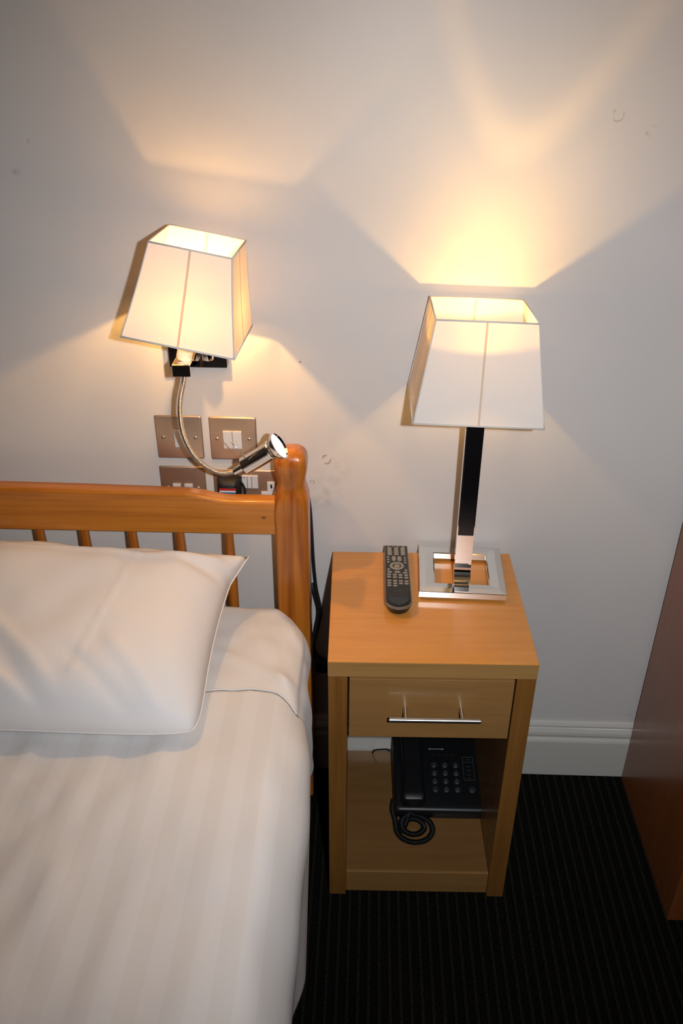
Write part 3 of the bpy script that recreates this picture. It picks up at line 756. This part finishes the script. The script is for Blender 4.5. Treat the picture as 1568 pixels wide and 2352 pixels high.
fm = MB().loft([routline(.0014, .0180, 0), routline(.0018, .0202, 0), routline(.0030, .0208, 0)])
part('face', fm, black_face, RM, smooth=True, split=40, local=True)
pal = MB(); pts = [p for p in routline(.0045, .0209, 0)][2:]; zb_ = -Lr/2+.030
pts = [(-Wr/2+.0045, -.0705, .0207)] + [p for p in pts if p[1] < -.071] + [(Wr/2-.0045, -.0705, .0207)]
pal.loft([[(p[0], p[1], .0207) for p in pts], [(p[0]*.97, p[1]+.0008 if p[1] < -.075 else p[1]-.001, .0222) for p in pts]])
part('lower_panel', pal, mat('remote_palm', (.006,.013,.020), .22), RM, smooth=True, split=30, local=True)
key_m = mat('remote_keys', (.27,.25,.215), .5)
ZK = .0208
def u2(px, py):
    """remote drawing (crop pixels 240..990 x 300..2080) to local coordinates"""
    tx = (px-615)/690*.0440; ty = Lr/2-(py-300)/1780*Lr*1.0; return tx, ty
def mesh_key(w_, h_, rnd=.35):
    r = min(w_, h_)*rnd; return MB().loft([rrect(0,0,w_/2,h_/2,r,0,3), rrect(0,0,w_/2,h_/2,r,.0010,3), rrect(0,0,w_/2-.0004,h_/2-.0004,max(r-.0004,.0002),.0014,3)])
keyproto = {}
def key(px, py, w_, h_, rnd=.35):
    k = (w_, h_, rnd); x, y = u2(px, py)
    if k not in keyproto: 
        o = part('key', mesh_key(w_, h_, rnd), key_m, RM, local=True); keyproto[k] = o
    else: o = keyproto[k].copy(); COL.objects.link(o); o.parent = RM
    o.location = (x, y, ZK)
for px, py in ((380,345),(525,345),(670,350),(830,360)): key(px, py, .0048, .0042, .49)
for c, px in enumerate((418, 615, 812)):
    for r_, py in enumerate((412, 472, 535, 598)): key(px, py, .0092, .0058, .45)
for py in (685, 762, 838): key(372, py, .0050, .0048, .45); key(862, py+10, .0050, .0048, .45)
key(533, 730, .0078, .0165, .45); key(700, 735, .0078, .0165, .45)
# ring and centre key
rg = MB(); cx_, cy_ = u2(615, 950)
def ell(s, z): return [(cx_+(.0135*s)*math.cos(2*PI*k/28), cy_+(.0128*s)*math.sin(2*PI*k/28), z) for k in range(28)]
rg.loft([ell(1, ZK), ell(1, ZK+.0012), ell(.96, ZK+.0015), ell(.64, ZK+.0015), ell(.60, ZK+.001), ell(.60, ZK), ell(1, ZK)], cap=False)
part('ring_key', rg, key_m, RM, smooth=True, split=40, local=True)
key(615, 955, .0115, .0105, .49)
key(370, 1055, .0054, .0055, .4); key(868, 1072, .0054, .0055, .4)
key(398, 1128, .0088, .0042, .4); key(620, 1125, .0110, .0058, .49); key(845, 1145, .0088, .0042, .4)
for r_, py in enumerate((1200, 1272, 1372, 1440, 1508)):
    for c, px in enumerate((378, 543, 705, 868)):
        if r_ == 4 and c > 1: continue
        key(px, py+c*5, .0074, .0048 if r_ < 2 else .0042, .3)
part('name_strip', MB().box(-.008, .008, -.0525, -.0518, .0207, .0211), mat('faint_print', (.07,.06,.05), .5), RM, local=True)

# ================================================================ telephone on the shelf
SH = .0640
tp = thing('telephone', 'black desk telephone on the lower shelf of the bedside table', 'telephone', (.305, -.117, SH), .012)
phm = mat('phone_plastic', (.005,.0058,.007), .42)
def wz(y, off=0): # sloping top face: rises to the back
    return .030+(y+.085)*.19+off
pbx = MB(); hw, y0p, y1p = .096, -.088, .082
rings = []
for s, zf in ((.002, lambda y: .004), (0, lambda y: .008), (0, lambda y: wz(y)-.005), (.002, lambda y: wz(y)-.0015), (.006, lambda y: wz(y))):
    rings.append([(p[0], p[1], zf(p[1])) for p in rrect(0, .0045, hw-s, .0925-s, .012, 0, 5)])
pbx.loft(rings)
part('body', pbx, phm, tp, smooth=True, split=35, local=True)
for sx_ in (-1, 1):
    for sy_ in (-1, 1): part('rubber_foot', MB().lathe([(.006,0),(.006,.0045)], (sx_*.075, sy_*.065, .0002), seg=12), rubber, tp, local=True)
# handset across the left
hs = MB(); rings = []
for j in range(25):
    t = j/24; y = -.082+.168*t; e = abs(2*t-1)
    wv = .0225+.0035*max(0, (e-.55)/.45); lift = .013+.004*(1-e*e); th = .012+.003*e
    if j in (0, 24): wv *= .86; th *= .75
    zc_ = wz(y)+lift
    rings.append([(p[0], y, p[1]) for p in rrect(-.056, zc_, wv, th, min(th*.7, .009), 0, 4)])
hs.loft([[(a, b_, c) for a, b_, c in r] for r in rings])
part('handset', hs, phm, tp, smooth=True, split=50, local=True)
pk = mat('phone_keys', (.020,.024,.026), .45); pl_ = mat('phone_print', (.07,.09,.095), .6)
TS = math.atan(.19)
def on_face(mb, x, y, lift=0.0): return mb.xf(Matrix.Translation((x, y, wz(y, lift))) @ Matrix.Rotation(TS, 4, 'X'))
lab = ['1','2','3','4','5','6','7','8','9','*','0','#']
for k in range(12):
    c, r_ = k % 3, k//3; x = -.008+.0232*c; y = .016-.0190*r_
    kk = part('key', on_face(MB().lathe([(.0068,0),(.0066,.0018),(.0056,.0026),(.0006,.0028)], (0,0,0), seg=18), x, y), pk, tp, smooth=True, split=40, local=True)
    part('digit', on_face(text_mb(lab[k], .0085, .0002), x, y, .0029), pl_, kk, local=True)
for k in range(4): part('indicator', on_face(MB().box(-.003, .003, -.0007, .0007, 0, .0006), -.010+.0150*k, .041), pk, tp, local=True)
fr = MB()
for (a, b_, c, d) in ((-.0115,.0115,.0275,.0281), (-.0115,.0115,-.0281,-.0275), (-.0115,-.0109,-.0275,.0275), (.0109,.0115,-.0275,.0275), (-.0109,.0109,.0150,.0155)):
    fr.box(a, b_, c, d, 0, .0005)
part('label_frame', on_face(fr, .0655, .009), pl_, tp, local=True)
for k, yy in enumerate((.030, .014, .004, -.006, -.014)): part('key_print', on_face(MB().box(-.0045, .0045, -.0012, .0012, 0, .0006), .0655, yy), pk, tp, local=True)
part('key', on_face(MB().lathe([(.0075,0),(.0073,.0018),(.0060,.0026),(.0006,.0028)], (0,0,0), seg=18), .0690, -.0405), pk, tp, smooth=True, split=40, local=True)
nm = MB(); 
for k in range(9): nm.box(-.018+.0036*k, -.018+.0036*k+.0028, -.0008 if 0 < k < 8 else -.0015, .0008 if 0 < k < 8 else .0015, 0, .0005)
part('name_print', on_face(nm, .001, .055), mat('phone_name', (.35,.36,.36), .6), tp, local=True)
# coiled handset cord
def coil_path(P, rad, pitch, cnt):
    base = even(spline(P, 30), pitch/cnt); out = []; nrm = Vector((0,0,1))
    for i, p in enumerate(base):
        t = (base[min(i+1, len(base)-1)]-base[max(i-1, 0)]).normalized(); nr = (nrm-t*nrm.dot(t)).normalized(); b_ = t.cross(nr)
        a = 2*PI*i/cnt; out.append(p+(nr*math.cos(a)+b_*math.sin(a))*rad)
    return out
zc_ = SH+.0068
loop = [(.2105,-.165,SH+.010),(.2075,-.185,zc_),(.2130,-.215,zc_)]
for k in range(0, 20):
    a = math.radians(200+k*38); rr = .0345-.0010*k
    rr = [.036,.036,.037,.039,.040,.039,.036,.031,.027,.025,.0245,.0245,.024,.023,.022,.022,.022,.022,.023,.024][k]
    loop.append((.2500+rr*math.cos(a)*.98, -.2330+rr*math.sin(a)*.93, zc_ if k < 7 else (zc_+.0095 if k < 14 else zc_+.004)))
loop += [(.2490,-.185,SH+.020),(.2510,-.206+.014,SH+.022)]
part('coiled_cord', MB().tube(coil_path(loop[:-1], .0046, .0033, 12), .0014, 5), phm, tp, smooth=True)
part('cord_end', MB().tube(spline([loop[-2], (.2460,-.190,SH+.020), (.2475,-.198,SH+.016)], 8), .0022, 8), phm, tp, smooth=True)
part('line_cord', MB().tube(spline([(.2120,-.050,SH+.030),(.200,-.045,SH+.033),(.188,-.040,SH+.028),(.170,-.028,SH+.012),(.165,-.022,SH-.004)], 12), .0020, 8), rubber, tp, smooth=True)

# ================================================================ wardrobe at the right
wd = thing('wardrobe', 'reddish brown wood veneer wardrobe at the right beside the carpet', 'wardrobe', (1.0, -.19, 0), 0)
part('side_panel', MB().box(.7375, .7575, -.352, -.0145, 0, 2.0, .001), ward_m, wd)
part('front_frame', MB().box(.7375, .7800, -.372, -.3525, 0, 2.0, .001), ward_m, wd)
part('door', MB().box(.7815, 1.260, -.372, -.3525, .045, 1.98, .0015), ward_m, wd)
part('side_panel', MB().box(1.262, 1.282, -.372, -.0145, 0, 2.0, .001), ward_m, wd)
part('top_panel', MB().box(.7375, 1.282, -.372, -.0145, 2.001, 2.02, .001), ward_m, wd)
part('plinth', MB().box(.7805, 1.2615, -.352, -.340, 0, .044), ward_m, wd)
part('handle', MB().cyl((.815,-.392,.95), (.815,-.392,1.10), .005).cyl((.815,-.392,.97),(.815,-.3722,.97), .004).cyl((.815,-.392,1.08),(.815,-.3722,1.08), .004), satin, wd)
